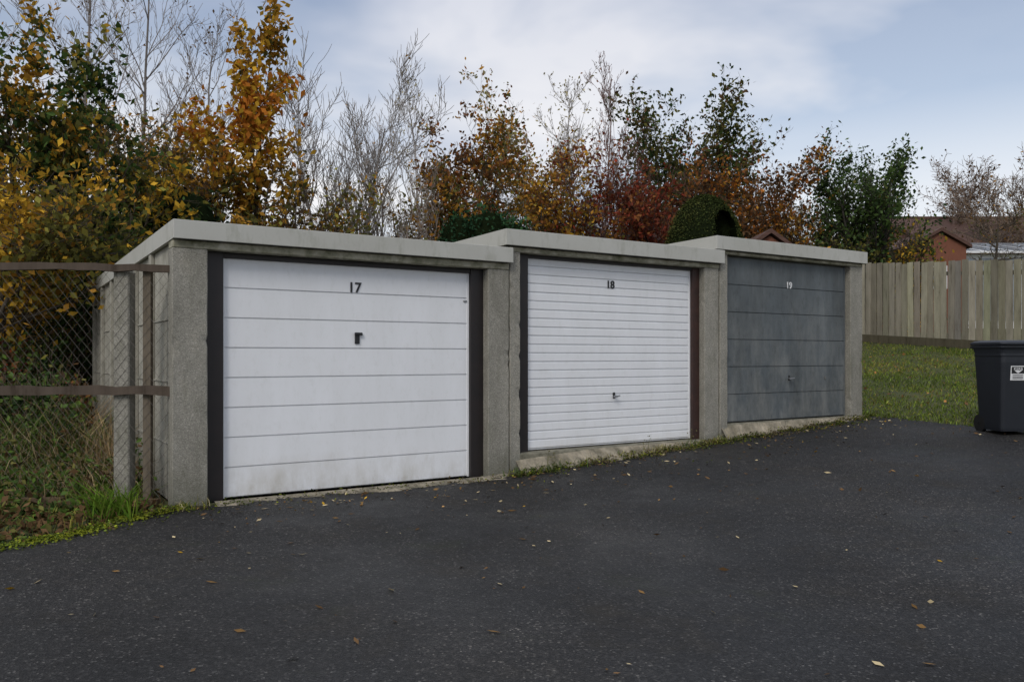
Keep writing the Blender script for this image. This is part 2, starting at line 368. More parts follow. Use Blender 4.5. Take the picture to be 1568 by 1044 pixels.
def garage(sL,pL,d0,d1,pR,sR,zg,zb,dz1,lin0,lin1,f0,f1,doormat,npan,gd,gh,bv,dy,fL,fR,jL,jR,leftwall,vf=-.14):
    e=empty('concrete_garage',(*P0,0),TH)
    L=5.2
    roughbox('pillar_left',e,M_peb,(sL,pL),(vf,.03),(zg,lin0),seed=int(pL*9)+30)
    roughbox('pillar_right',e,M_peb,(pR,sR),(vf+.004,.03),(zg,lin0),seed=int(pR*9)+60)
    roughbox('lintel',e,M_lintel,(sL+.003,sR-.003),(vf-.004,.02),(lin0,lin1),.004,.04,seed=int(pR*9)+90)
    box('frame_left',e,jL,(pL,d0),(-.045,.04),(zb-.02,lin0-.002),.004)
    box('frame_right',e,jR,(d1,pR),(-.045,.04),(zb-.02,lin0-.002),.004)
    box('frame_head',e,jL,(d0,d1),(-.035,.04),(dz1,lin0-.003),.003)
    door('garage_door',e,doormat,d0,d1,zb+.012,dz1,npan,dy,gd,gh,bv)
    box('door_edge_left',e,doormat,(d0-.002,d0+.018),(dy-.006,dy+.02),(zb+.01,dz1),.002)
    box('door_edge_right',e,doormat,(d1-.02,d1+.002),(dy-.006,dy+.02),(zb+.01,dz1),.002)
    box('garage_floor_slab',e,M_conc,(sL+.01,sR-.01),(-.13,L),(zg-.1,zb),.015)
    box('fascia_front',e,M_fascia,(fL,fR),(-.2,-.165),(f0,f1),.004)
    for nm,a,b in (('fascia_left',fL,fL+.03),('fascia_right',fR-.03,fR)):
        V=boxv(a,b,-.165,L+.05,f0,f1); V[[2,3,6,7],2]-=.07
        quads(nm,V,BOXF,[M_fascia],parent=e)
    V=boxv(fL+.03,fR-.03,-.165,L,f1-.06,f1-.02); V[[2,3,6,7],2]-=.07
    quads('roof',V,BOXF,[M_roof],parent=e)
    for nm,a,b in (('side_wall_left',sL+.04,sL+.10),('side_wall_right',sR-.10,sR-.04)):
        box(nm,e,M_wallp,(a,b),(.03,L),(zg-.02,f0+.02),.004)
    box('rear_wall',e,M_wallp,(sL+.05,sR-.05),(L,L+.08),(zg-.02,f0-.03),.004)
    if leftwall:
        for i in range(6):
            y=.85+i*.86
            box('wall_post_%d'%i,e,M_wallp,(sL+.005,sL+.04),(y,y+.1),(zg,f0+.0-.012*i),.006)
        for i in range(1,4):
            box('wall_joint_%d'%i,e,M_wallp,(sL+.03,sL+.04),(.03,L),(zg+.5*i,zg+.5*i+.012),.002)
    return e
g1=garage(-.405,-.143,0,2.295,2.434,2.671,-.05,0,1.955,1.997,2.06,2.062,2.207,M_white,8,.018,.006,.003,0,-.408,2.68,M_frame,M_frame,True)
g2=garage(2.683,2.805,2.955,5.235,5.345,5.575,0.0,.205,2.145,2.178,2.228,2.232,2.386,M_white,22,.012,.010,.010,0,2.60,5.60,M_frame,M_frame2,False,vf=-.132)
g3=garage(5.583,5.71,5.722,8.03,8.052,8.31,.16,.365,2.335,2.352,2.392,2.394,2.548,M_grey,6,.010,.007,.003,-.06,5.47,8.33,M_gframe,M_gframe,False)
text('number_plate',g1,M_black,'17',1.135,-.004,1.762,.125,.004,.002)
text('number_plate',g2,M_black,'18',4.05,-.004,1.925,.115,.004,.002)
text('number_plate',g3,M_label,'19',6.90,-.064,2.045,.115,.003,.002)
box('handle_plate',g1,M_black,(1.135,1.18),(-.012,-.002),(1.27,1.365),.003)
box('handle_wing',g1,M_black,(1.13,1.20),(-.028,-.012),(1.345,1.37),.004)
box('handle_boss',g1,M_steel,(1.19,1.21),(-.02,0),(1.35,1.36),.003)
def thandle(e,s,y,z):
    V,F=frustums([[s,y,z]],[[s,y-.05,z]],[.012],[.012],10); quads('handle_stem',V,F,[M_steel],parent=e)
    V,F=frustums([[s-.05,y-.05,z-.006],[s+.045,y-.05,z+.006]],[[s,y-.053,z],[s,y-.053,z]],[.007,.007],[.01,.01],8); quads('handle_bar',V,F,[M_steel],parent=e)
    box('lock_plate',e,M_black,(s-.015,s+.015),(y-.006,y-.001),(z-.025,z+.04),.002)
thandle(g2,4.1,0,.73); thandle(g3,6.9,-.06,.88)
box('keyhole_cover',g3,M_gframe,(7.6,7.63),(-.07,-.061),(.86,.9),.003)
box('latch',g1,M_steel,(2.235,2.27),(-.012,-.001),(1.68,1.695),.002)
# rough concrete threshold in front of doors
for (a,b,k) in ((-.1,2.62,0),(2.75,5.35,1),(5.6,8.3,1)):
    n=140; s=np.linspace(a,b,n); r_=np.random.default_rng(int(a*10)+50)
    q=np.stack([s,0*s,0*s],1)
    fr=-.25-.06*vnoise(q,3,1+k)-.035*vnoise(q,12,5+k)-.02*vnoise(q,30,7+k)-r_.random(n)*.015
    rows=[]
    tz=0.022 if k==0 else (.125 if a<5 else .15)
    for j,(f,zz) in enumerate(((0,-.02),(.06,.15),(.3,.32),(.7,.72),(1,1))):
        vv=fr+(-.125-fr)*f; xx,yy=xy(s,vv); hb=height(xx,yy)+.004
        x0_,y0_=xy(s,np.full(n,-.14)); target=np.minimum(height(x0_,y0_)+tz,(.012 if k==0 else (.2 if a<5 else .36)))
        z=hb*(1-zz)+np.maximum(target,hb+.012)*zz if zz>0 else hb-.02
        rows.append(np.stack([xx,yy,z+((.014*vnoise(np.stack([s,vv,0*s],1),16,j+k)+.008*vnoise(np.stack([s,vv,0*s],1),45,j+k)) if 0<j<4 else 0)],1))
    V=np.concatenate(rows)
    i=np.arange(n-1); F=np.concatenate([np.stack([i+k2*n,i+1+k2*n,i+1+(k2+1)*n,i+(k2+1)*n],1) for k2 in range(4)])
    quads('concrete_threshold',V,F,[M_conc2],smoothf=False)

# ---------------------------------------------------------------- left mesh fence
fe=empty('chain_link_fence',(0,0,0))
acc=Acc(); FY=6.5
for px in (-3.06,-5.6,-8.1):
    acc.add(boxv(px-.062,px+.062,FY-.06,FY+.06,-.1,1.83 if px>-4 else 1.95),BOXF,(.3,.29,.25))
o=acc.obj('posts',[M_peb],fe); b=o.modifiers.new('b','BEVEL'); b.width=.01
acc=Acc()
r=np.random.default_rng(3)
for z,hh in ((1.85,.055),(.885,.07)):
    xs_=np.linspace(-8.3,-2.66,40); zc=z+.012*np.sin(xs_*1.7+z)+r.normal(size=40)*.003; hv=hh*(1+.10*np.sin(xs_*11)+r.normal(size=40)*.05)
    for i in range(39):
        V=boxv(xs_[i],xs_[i+1],FY-.105,FY-.062,-.5,.5); V[[0,3,4,7],2]=V[[0,3,4,7],2]*hv[i]+zc[i]; V[[1,2,5,6],2]=V[[1,2,5,6],2]*hv[i+1]+zc[i+1]
        acc.add(V,BOXF,(.095,.075,.06))
for px in (-2.86,):
    acc.add(boxv(px-.03,px+.03,FY-.058,FY-.01,.02,1.87),BOXF,(.15,.125,.095))
acc.obj('rails',[M_attr],fe)
A=[];B=[]; z0,z1=.05,1.86
for k in np.arange(-10.5,-.5,.075):
    for sgn in (1,-1):
        xa,xb=(k,k+(z1-z0)*.8) if sgn>0 else (k+(z1-z0)*.8,k)
        lo,hi=-8.2,-2.68
        dx=xb-xa
        t0=(lo-xa)/dx; t1=(hi-xa)/dx; t0,t1=min(t0,t1),max(t0,t1); t0=max(0,t0); t1=min(1,t1)
        if t1>t0:
            A.append((xa+dx*t0,FY-.065+.002*sgn,z0+(z1-z0)*t0));B.append((xa+dx*t1,FY-.065+.002*sgn,z0+(z1-z0)*t1))
V,F=frustums(A,B,np.full(len(A),.0012),np.full(len(A),.0012),3)
quads('wire_mesh',V,F,[simple('rusty_wire',(.08,.07,.06),(.16,.14,.12),20,.7,0)],parent=fe)
acc=Acc(); xs_=np.linspace(-7,-2.75,24)
for i in range(23):
    a=r.uniform(-.012,.012,2); V=boxv(xs_[i],xs_[i+1],FY-.14,FY-.07,-.1,.055+a[0]); acc.add(V,BOXF,(.14,.10,.065))
acc.obj('gravel_board',[M_attr],fe)

# ---------------------------------------------------------------- right timber fence
acc=Acc(); s0=15.2; v=-7.0; r=np.random.default_rng(11)
e=empty('timber_fence',(0,0,0))
while v<11:
    w=.145; x,y=xy(s0,v); z=float(height(x,y)); hh=1.67+r.normal()*.012; tilt=r.normal()*.008
    c=np.array([.255,.235,.18])*math.exp(r.normal()*.2)*np.array([1,1+r.normal()*.02,1+r.normal()*.05])
    V=boxv(0,.02,0,w-.008,0,hh); V[:,0]+=np.where(V[:,1]>.05,.0,-.018); V[4:,1]+=tilt
    xx,yy=xy(s0+V[:,0],v+V[:,1]); acc.add(np.stack([xx,yy,V[:,2]+z+.12],1),BOXF,c); v+=w
acc.obj('boards',[M_attr],e)
acc=Acc()
for i in range(60):
    a=-7+i*.3
    if a<11:
        for (o1,o2,zz,h2,c) in ((-.05,-.018,.02,.17,(.09,.08,.055)),(.03,.08,1.5,.08,(.12,.11,.09))):
            V=boxv(o1,o2,a,a+.3,zz,zz+h2); xx,yy=xy(s0+V[:,0],V[:,1]); acc.add(np.stack([xx,yy,V[:,2]+height(xx,yy)],1),BOXF,c)
acc.obj('rails',[M_attr],e)
acc=Acc()
for a in np.arange(-6.5,11,1.83):
    V=boxv(.035,.12,a,a+.09,-.1,1.75); xx,yy=xy(s0+V[:,0],V[:,1]); acc.add(np.stack([xx,yy,V[:,2]+float(height(*xy(s0,a)))],1),BOXF,(.15,.14,.11))
acc.obj('posts',[M_attr],e)

# ---------------------------------------------------------------- wheelie bins
def wheelie(x,y,rz):
    e=empty('wheelie_bin',(x,y,float(height(x,y))+.006),rz)
    def ring(w,d,z,yo=0,rc=.04):
        pts=[]
        for cx,cy,a0 in ((w/2-rc,-d/2+rc,-90),(w/2-rc,d/2-rc,0),(-w/2+rc,d/2-rc,90),(-w/2+rc,-d/2+rc,180)):
            for a in (0,30,60,90):
                t=math.radians(a0+a); pts.append((cx+rc*math.cos(t),cy+rc*math.sin(t)+yo,z))
        return pts
    def loft(nm,rs,mat,cap=True):
        V=[p for q in rs for p in q]; k=16
        F=[[i*k+j,i*k+(j+1)%k,(i+1)*k+(j+1)%k,(i+1)*k+j] for i in range(len(rs)-1) for j in range(k)]
        me=bpy.data.meshes.new(nm); fs=[tuple(f) for f in F]
        if cap: fs+= [tuple(range(k))[::-1],tuple(range((len(rs)-1)*k,len(rs)*k))]
        me.from_pydata(V,[],fs); me.materials.append(mat); o=bpy.data.objects.new(nm,me); return link(o,e)
    loft('body',[ring(.37,.40,.03,.02),ring(.38,.41,.06,.02),ring(.455,.50,.80,0),ring(.455,.50,.86,0),ring(.465,.51,.87,0),ring(.465,.51,.90,0),ring(.475,.52,.93,0),ring(.485,.54,.965,0)],M_bin)
    loft('rim',[ring(.50,.56,.955,0),ring(.51,.57,.965,0),ring(.51,.57,.985,0),ring(.50,.56,.99,0)],M_bin)
    loft('lid',[ring(.52,.60,.993,-.01),ring(.525,.605,1.005,-.01),ring(.515,.595,1.022,-.008,.05),ring(.46,.53,1.038,0,.06),ring(.36,.42,1.045,.01,.06)],M_bin)
    V,F=frustums([[-.2,.33,.97]],[[.2,.33,.97]],[.014],[.014],10); quads('handle',V,F,[M_bin],parent=e)
    box('handle_arm_left',e,M_bin,(-.21,-.18),(.25,.345),(.955,.985),.004); box('handle_arm_right',e,M_bin,(.18,.21),(.25,.345),(.955,.985),.004)
    for sx in (-1,1):
        A=np.array([[sx*.15,.2,.095]]);B=np.array([[sx*.195,.2,.095]])
        V,F=frustums(np.concatenate([A,A,B]),np.concatenate([B,A+[[sx*-.001,0,0]],B+[[sx*.001,0,0]]]),[.1,.1,.1],[.1,.01,.01],20); quads('wheel_%s'%('l' if sx<0 else 'r'),V,F,[M_black],parent=e)
    yl=lambda z:-.185-(.25-.185)*(z-.06)/.74-.002
    zl,zh=.60,.76
    for nm,m,a,b,c,d,off in (('label',M_label,-.125,.045,zl,zh,.002),('label_dark_band',M_black,-.115,.035,.675,.75,.004)):
        V=np.array([[a,yl(c)-off,c],[b,yl(c)-off,c],[b,yl(d)-off,d],[a,yl(d)-off,d]]); quads(nm,V,[[0,1,2,3]],[m],parent=e)
    t=text('label_text',e,M_label,'KERB',-.04,yl(.71)-.007,.725,.045,.0005); 
    V=np.array([[-.085,yl(.71)-.006,.71],[.005,yl(.71)-.006,.71],[-.035,yl(.68)-.006,.68],[-.045,yl(.68)-.006,.68]]); quads('label_emblem',V,[[0,1,2,3]],[M_label],parent=e)
    for k in range(3): box('label_line_%d'%k,e,M_black,(-.10,.02),(yl(.64)-.006,yl(.64)-.004),(.655-.018*k,.661-.018*k),0)
    return e
wheelie(5.62,9.35,math.radians(4)); wheelie(6.17,9.3,math.radians(-10))

# ---------------------------------------------------------------- buildings beyond
def gable(name,x0,x1,y0,y1,z0,ze,zr,wall,roof,axis='x',oh=.3,windows=()):
    e=empty(name)
    box('walls',e,wall,(x0,x1),(y0,y1),(z0,ze),0)
    ym=(y0+y1)/2; xm=(x0+x1)/2
    if axis=='x':
        for s in (x0,x1-.1): 
            V=np.array([[s,y0,ze],[s,y1,ze],[s,ym,zr-.05],[s,ym,zr-.05],[s+.1,y0,ze],[s+.1,y1,ze],[s+.1,ym,zr-.05],[s+.1,ym,zr-.05]]); quads('gable_end',V,[[0,1,2,3],[4,5,6,7],[0,4,6,2],[1,5,6,2]],[wall],parent=e)
        for nm,ya in (('roof_front',y0-oh),('roof_back',y1+oh)):
            zz=ze-oh*(zr-ze)/((y1-y0)/2)
            V=np.array([[x0-oh,ya,zz],[x1+oh,ya,zz],[x1+oh,ym,zr],[x0-oh,ym,zr],[x0-oh,ya,zz+.12],[x1+oh,ya,zz+.12],[x1+oh,ym,zr+.12],[x0-oh,ym,zr+.12]]); quads(nm,V,BOXF,[roof],parent=e)
        box('ridge_tiles',e,roof,(x0-oh,x1+oh),(ym-.1,ym+.1),(zr+.08,zr+.2),.03)
        box('gutter',e,M_black,(x0-oh,x1+oh),(y0-oh-.1,y0-oh),(ze-.25,ze-.15),.02)
    else:
        for s in (y0,y1-.1):
            V=np.array([[x0,s,ze],[x1,s,ze],[xm,s,zr-.05],[xm,s,zr-.05],[x0,s+.1,ze],[x1,s+.1,ze],[xm,s+.1,zr-.05],[xm,s+.1,zr-.05]]); quads('gable_end',V,[[0,1,2,3],[4,5,6,7],[0,4,6,2],[1,5,6,2]],[wall],parent=e)
        for nm,xa in (('roof_left',x0-oh),('roof_right',x1+oh)):
            zz=ze-oh*(zr-ze)/((x1-x0)/2)
            V=np.array([[xa,y0-oh,zz],[xm,y0-oh,zr],[xm,y1+oh,zr],[xa,y1+oh,zz],[xa,y0-oh,zz+.1],[xm,y0-oh,zr+.1],[xm,y1+oh,zr+.1],[xa,y1+oh,zz+.1]]); quads(nm,V,BOXF,[roof],parent=e)
    for (a,b,c,d) in windows:
        box('window_frame',e,M_upvc,(a,b),(y0-.05,y0+.02),(c,d),0); box('window_glass',e,M_glass,(a+.08,b-.08),(y0-.06,y0-.05),(c+.08,d-.08),0)
    return e
gable('brick_house',18.9,30,37,45,1.5,6.2,7.9,M_brick,M_tile,'x',.35,((21,22.5,4.2,5.5),(25,26.5,4.2,5.5)))
gable('garden_shed',12.2,13.8,25,27.5,1.2,4.5,4.95,M_redwood,M_tile,'y',.12,((12.6,13.2,3.2,3.9),))
gable('timber_outbuilding',5.3,6.35,18.6,20.5,.5,3.55,3.93,M_redwood,M_tile,'y',.12)
gable('garden_summerhouse',2.9,3.6,20.5,22,.5,3.95,4.25,M_redwood,M_tile,'x',.1)
e=empty('conservatory')
box('frame_base',e,M_upvc,(15.6,20.5),(29,32),(1.5,4.75),0)
for i in range(6):
    x=15.65+i*.8; box('pane_%d'%i,e,M_glass,(x,x+.68),(28.96,28.99),(2.4,4.6),0)
V=boxv(15.4,20.7,28.7,32.2,4.75,4.82); V[[2,3,6,7],2]+=.75; quads('roof_frame',V,BOXF,[M_upvc],parent=e)
for i in range(5):
    x=15.6+i*1.0; V=boxv(x,x+.8,28.8,32.1,4.845,4.85); V[[2,3,6,7],2]+=.72; quads('roof_pane_%d'%i,V,BOXF,[M_glass],parent=e)

# ---------------------------------------------------------------- trees
tree('field_maple_tree',-6.1,12.2,5.9,2.2,pal=[(DGR,2),(GRN,4),(OLV,2),(YG,1.5),(YEL,1)],n=9500,ls=.060,seed=2,clear=.2,trunks=2,spread=.2)
tree('field_maple_tree',-7.5,12.0,6.7,2.5,pal=[(GRN,2),(OLV,3),(GOLD,2),(YEL,1)],n=8500,ls=.058,seed=3,gap=-.4)
tree('hazel_tree',-6.2,10.3,3.75,2.2,pal=[(YEL,4),(GOLD,2),(YG,3),(OLV,2)],n=5200,ls=.052,seed=4,trunks=3,clear=.5,gap=-.3)
for i,(x,t_,w) in enumerate(((-11.4,10.6,3.0),(-9.6,11.2,3.0),(-8.1,10.8,2.6),(-7.0,9.6,2.2))):
    tree('birch_tree',x,18+i*.3,t_,w,'cone',pal=[(GOLD,1),(BRN,2)],n=300,ls=.04,seed=10+i,bark=(.24,.215,.20),kids=(32,9,5,2),up=.26,ang=(20,42),wig=.16,twr=.005,rad=.07)
tree('norway_maple_tree',-4.55,14.6,7.5,2.0,'cone',pal=[(OLV,1),(GOLD,3),(YEL,5),(ORG,1.5)],n=7800,ls=.066,seed=21,clear=.1,ang=(28,50),up=.2,hz=.15,gap=-.3)
tree('norway_maple_tree',-5.6,14.9,5.5,2.1,pal=[(BRN,1),(GOLD,3),(OLV,3),(YEL,1)],n=5500,ls=.054,seed=22,clear=.1,trunks=2,gap=-.3)
tree('hornbeam_tree',-3.5,14.4,4.9,1.9,pal=[(OLV,3),(GOLD,3),(YG,3),(BRN,2)],n=5200,ls=.048,seed=23,clear=.05,trunks=3,gap=-.25)
tree('bare_ash_tree',-3.7,18.3,8.1,2.6,pal=[(GOLD,1)],n=60,ls=.04,seed=38,bark=(.22,.20,.185),kids=(26,9,6,2),maxl=3,ang=(26,46),up=.24,twr=.0062,rad=.075,clear=.2,trunks=2,spread=.14)
tree('bare_ash_tree',-2.5,19.2,6.7,1.8,pal=[(GOLD,1),(PALE,1)],n=300,ls=.04,seed=31,bark=(.26,.22,.19),kids=(20,8,4,2),ang=(22,45),up=.25,twr=.005,rad=.05,trunks=2)
tree('birch_tree',-2.9,26,10.3,2.6,'cone',pal=[(PALE,1)],n=600,ls=.05,seed=32,bark=(.36,.34,.33),kids=(30,8,5),ang=(22,42),up=.24,twr=.0062,rad=.07)
tree('birch_tree',1.9,26,9.9,2.6,'cone',pal=[(PALE,1)],n=1000,ls=.05,seed=33,bark=(.36,.34,.33),kids=(30,8,5),ang=(22,42),up=.24,twr=.0062,rad=.07)
tree('beech_tree',-1.25,20,7.4,2.5,pal=[(BRN,1.5),(RUST,3),(GOLD,3),(OLV,1.5)],n=10500,ls=.062,seed=40,clear=.12,trunks=3,gap=-.4,spread=.35)
tree('silver_birch_tree',.15,22,8.6,2.6,pal=[(GOLD,3),(ORG,1),(YG,2),(PALE,1.5)],n=9500,ls=.058,seed=45,bark=(.3,.28,.26),clear=.12,gap=-.4,trunks=3,spread=.3)
tree('beech_tree',.9,19.6,6.0,2.2,pal=[(RUST,2),(GOLD,4),(YEL,1),(YG,1)],n=7000,ls=.056,seed=42,clear=.08,trunks=3,gap=-.35)
tree('hornbeam_tree',-2.3,20.3,5.3,1.8,pal=[(YG,2),(PALE,2),(GOLD,2)],n=2200,ls=.048,seed=43,clear=.08,trunks=2,gap=-.1)
tree('birch_tree',2.85,24,9.9,1.5,'cone',pal=[(RUST,1)],n=200,ls=.04,seed=50,bark=(.20,.14,.13),kids=(30,8,5),ang=(18,36),up=.28,twr=.006,rad=.05)
tree('birch_tree',3.5,24.4,8.7,1.3,'cone',pal=[(RUST,1)],n=200,ls=.04,seed=54,bark=(.20,.14,.13),kids=(30,8,5),ang=(18,36),up=.28,twr=.006,rad=.05)
tree('cherry_tree',2.0,20,6.6,2.1,pal=[(RED,2),(RUST,3),(CRED,2)],n=3800,ls=.054,seed=51,clear=.1,trunks=3,gap=-.1,bark=(.13,.08,.07))
tree('cherry_tree',3.2,20,5.7,2.3,pal=[(CRED,4),(RED,3),(RUST,2)],n=8000,ls=.056,seed=52,clear=.05,trunks=3,gap=-.45,bark=(.1,.06,.05))
tree('oak_tree',5.4,24,9.0,3.2,pal=[(DGR,1),(OLV,4),(GRN,2),(BRN,3)],n=17000,ls=.070,seed=66,clear=.1,gap=-.75,trunks=4,spread=.45,ang=(30,70))
tree('beech_tree',6.3,22,6.8,3.0,pal=[(BRN,3),(RUST,3),(ORG,2),(GOLD,2)],n=11000,ls=.060,seed=61,clear=.05,trunks=4,gap=-.4,spread=.4)
tree('hawthorn_tree',4.5,22,6.2,2.3,pal=[(CRED,2),(RUST,3),(BRN,3)],n=6000,ls=.058,seed=62,clear=.05,trunks=3,gap=-.3,bark=(.1,.06,.05))
tree('hawthorn_tree',7.5,23,5.7,1.8,pal=[(BRN,2),(GOLD,2),(PALE,1)],n=3000,ls=.052,seed=63,clear=.05,trunks=3,bark=(.14,.1,.08))
tree('apple_tree',9.25,22,7.1,2.9,pal=[(DGR,2),(GRN,5),((.075,.115,.04),3),(OLV,1)],n=15000,ls=.056,seed=78,clear=.2,gap=-.7,up=.2,ang=(30,66),bark=(.05,.045,.04),rad=.10,trunks=4,spread=.45)
tree('bare_oak_tree',22.2,41,11.2,3.8,pal=[(BRN,1)],n=2500,ls=.07,seed=80,bark=(.18,.135,.11),kids=(26,10,6,2),twr=.010,rad=.1,clear=.1,trunks=2)
tree('bare_oak_tree',22.6,36,9.9,4.2,pal=[(BRN,1),(GOLD,1)],n=3500,ls=.06,seed=81,bark=(.18,.135,.10),kids=(26,10,6,2),twr=.010,rad=.1,clear=.1,trunks=3)
tree('bare_apple_tree',12.1,20.6,4.8,2.0,pal=[(OLV,1)],n=150,ls=.04,seed=82,bark=(.09,.075,.06),kids=(18,7,4),twr=.007,rad=.07,clear=.55,ang=(45,80))
tree('witch_hazel_shrub',10.2,21.2,4.75,1.2,pal=[(YEL,2),(YG,3)],n=1900,ls=.05,seed=83,clear=.05,trunks=3)
tree('witch_hazel_shrub',8.9,21,4.2,1.4,pal=[(YG,2),(OLV,3),(GRN,2)],n=1800,ls=.05,seed=84,clear=.05,trunks=3)
r=np.random.default_rng(77)
sp=[[(BRN,2),(GOLD,3),(OLV,2)],[(OLV,3),(YG,2),(GOLD,1)],[(RUST,3),(ORG,2),(BRN,2)],[(GOLD,3),(YEL,1),(PALE,1)]]
for i,x in enumerate((-9.8,-8.4,-7.0)):
    tree('hornbeam_tree',x,16.8,5.6+r.random(),2.6,pal=sp[(1,0,3)[i]],n=5000,ls=.056,seed=100+i,clear=.05,trunks=2,gap=-.3)
for i,x in enumerate((-4.9,-.9,.8,2.6,4.4,7.6,9.6)):
    tree('hornbeam_tree',x,27,5.3+r.random()*.9,3.0,pal=sp[(3,3,0,2,2,0,1)[i]],n=4500,ls=.066,seed=120+i,clear=.05,trunks=2,gap=-.2)
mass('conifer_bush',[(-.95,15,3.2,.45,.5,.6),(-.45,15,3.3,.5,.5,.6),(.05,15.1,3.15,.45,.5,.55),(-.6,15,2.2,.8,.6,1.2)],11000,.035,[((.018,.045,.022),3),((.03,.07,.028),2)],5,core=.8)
cl=[]
r=np.random.default_rng(20)
for i in range(34):
    x=r.uniform(-6.4,-4.3); cl.append((x,13.3+r.uniform(-.3,.6),r.uniform(.6,3.35),.6,.5,.6))
for i in range(16):
    x=r.uniform(-9,-6.2); cl.append((x,14+r.uniform(-.3,.6),r.uniform(.6,3.2),.7,.6,.7))
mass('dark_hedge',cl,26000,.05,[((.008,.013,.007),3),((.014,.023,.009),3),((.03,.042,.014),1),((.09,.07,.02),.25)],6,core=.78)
cl=[]
for i in range(60):
    x=r.uniform(-5,14); cl.append((x,25.5+r.uniform(-.8,1.5),r.uniform(1.2,3.4),1.0,.7,r.uniform(.7,1.2)))
mass('hedgerow',cl,20000,.07,[(DGR,2),(BRN,3),(RUST,1.5),(OLV,2),(GOLD,1)],7,stems=900,f=.8)
cl=[]
for i in range(160):
    a=r.uniform(-75,110); cl.append((a,r.uniform(85,110),r.uniform(2,6),4,3,r.uniform(2.5,4.5)))
mass('distant_treeline',cl,14000,.5,[(BRN,3),(OLV,2),(DGR,2),(GOLD,.5)],8,f=.2)
# topiary
def topiary(x,y,top):
    gz=float(height(x,y)); H=top-gz; acc=Acc(); rr=np.random.default_rng(9)
    def surf(az,t):
        prof=np.where(t<.55,1.0,np.sqrt(np.clip(1-((t-.55)/.45)**2.3,0,1)))
        R=.88*prof*(1+.02*np.sin(az*3))
        px=R*np.cos(az);py=R*np.sin(az)*.9;pz=t*H
        inside=((px-.32)/.25)**2+((pz-H+.82)/.46)**2<1
        inside=inside|((np.abs(px-.32)<.25)&(pz<H-.82)&(pz>H-1.8))
        py=np.where(inside&(py<0),py*.1,py)
        return np.stack([px,py,pz],-1),inside
    az=np.linspace(0,2*np.pi,73)[:-1]; t=np.linspace(0,1,60); AZ_,T=np.meshgrid(az,t)
    P,_=surf(AZ_.ravel(),T.ravel()); i=np.arange(60*72).reshape(60,72)
    F=np.stack([i[:-1],np.roll(i,-1,1)[:-1],np.roll(i,-1,1)[1:],i[1:]],-1).reshape(-1,4)
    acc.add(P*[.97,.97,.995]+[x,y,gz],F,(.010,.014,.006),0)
    n=18000; a=rr.uniform(0,6.28,n); t=1-rr.random(n)**1.3*.75
    P,ins_=surf(a,t); P=P+rr.normal(size=P.shape)*.018
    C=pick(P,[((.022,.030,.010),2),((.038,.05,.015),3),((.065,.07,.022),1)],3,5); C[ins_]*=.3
    leaves(acc,P+[x,y,gz],.02,C,1,rr)
    acc.obj('topiary_yew',[M_bark,M_dull])
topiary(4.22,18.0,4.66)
# ---------------------------------------------------------------- left undergrowth
r=np.random.default_rng(31); cl=[]
for i in range(110):
    x=r.uniform(-8.5,-3.3); y=r.uniform(7.8,11.5); 
    if sv(x,y)[0]>-.9: continue
    hh=.3+.24*(y-7.4); cl.append((x,y,hh*r.uniform(.3,1.05),.42,.38,.32+.06*(y-7)))
mass('bramble_thicket',cl,30000,.036,[(DGR,1.5),(GRN,4),((.09,.14,.03),3),(OLV,2),(BRN,2.5),(RUST,1.3),(RED,.7)],32,stems=1100,shell=.4)
cl=[]
for i in range(22):
    x=r.uniform(-8.5,-5.2); y=r.uniform(11,13); cl.append((x,y,r.uniform(.8,2.3),.6,.5,.6))
mass('hawthorn_hedge',cl,9000,.045,[(DGR,2),(GRN,3),(OLV,3),(BRN,2),(GOLD,1)],33,stems=400,shell=.3)
acc=Acc(); n=13000; x=r.uniform(-8,-2.6,n); y=r.uniform(6.6,9.3,n); s_,v_=sv(x,y); m=(s_<-.5); x=x[m];y=y[m];n=len(x)
P=np.stack([x,y,0*x],1)
tall=np.exp(vnoise(P,1.2,3)*.5); h=(.16+.20*np.clip(y-6.6,0,2))*tall*r.uniform(.5,1.5,n)
C=pick(P,[((.30,.21,.11),3),((.18,.125,.065),3),((.36,.28,.16),2),((.08,.13,.025),3)],1.4,8)
blades(acc,x,y,height(x,y)-.01,h,r.uniform(.004,.010,n),.9,C,0,r)
acc.obj('dead_grass',[M_dull])
acc=Acc(); n=14000; x=r.uniform(-6.5,-2.5,n); y=r.uniform(4.0,7.5,n); s_,v_=sv(x,y); m=(v_>vmax(s_)-.02)&(s_<-.44)&((y<6.34)|(y>6.55)); x=x[m];y=y[m]
P=np.stack([x,y,height(x,y)],1); P[:,2]+=r.random(len(P))**1.4*.24*np.clip((sv(x,y)[1]-vmax(sv(x,y)[0]))*3,.03,1.3)*np.clip(.8+.9*vnoise(P,4,2),.1,2)
leaves(acc,P,.03,pick(P,[(GRN,4),((.09,.15,.03),3),(OLV,2),(BRN,2)],2.5,9),0,r,flat=.4)
n=3200; x=r.uniform(-6,-2.5,n); y=r.uniform(4.2,6.6,n); s_,v_=sv(x,y); m=(v_>vmax(s_)-.05)&(s_<-.42); x=x[m];y=y[m];n=len(x)
blades(acc,x,y,height(x,y)-.005,r.uniform(.03,.15,n),r.uniform(.004,.008,n),.8,pick(np.stack([x,y,0*x],1),[(GRN,3),(YG,2),(BRN,2)],2,4),0,r)
acc.obj('verge_weeds',[M_dull])
acc=Acc(); n=150; a=r.normal(size=(n,2))*.08; x=-2.90+a[:,0];y=5.95+a[:,1]
blades(acc,x,y,height(x,y),r.uniform(.14,.30,n),r.uniform(.008,.015,n),1.0,pick(np.stack([x,y,0*x],1),[((.09,.16,.02),3),((.15,.22,.03),2)],2,4),0,r)
acc.obj('grass_tuft',[M_leaf])
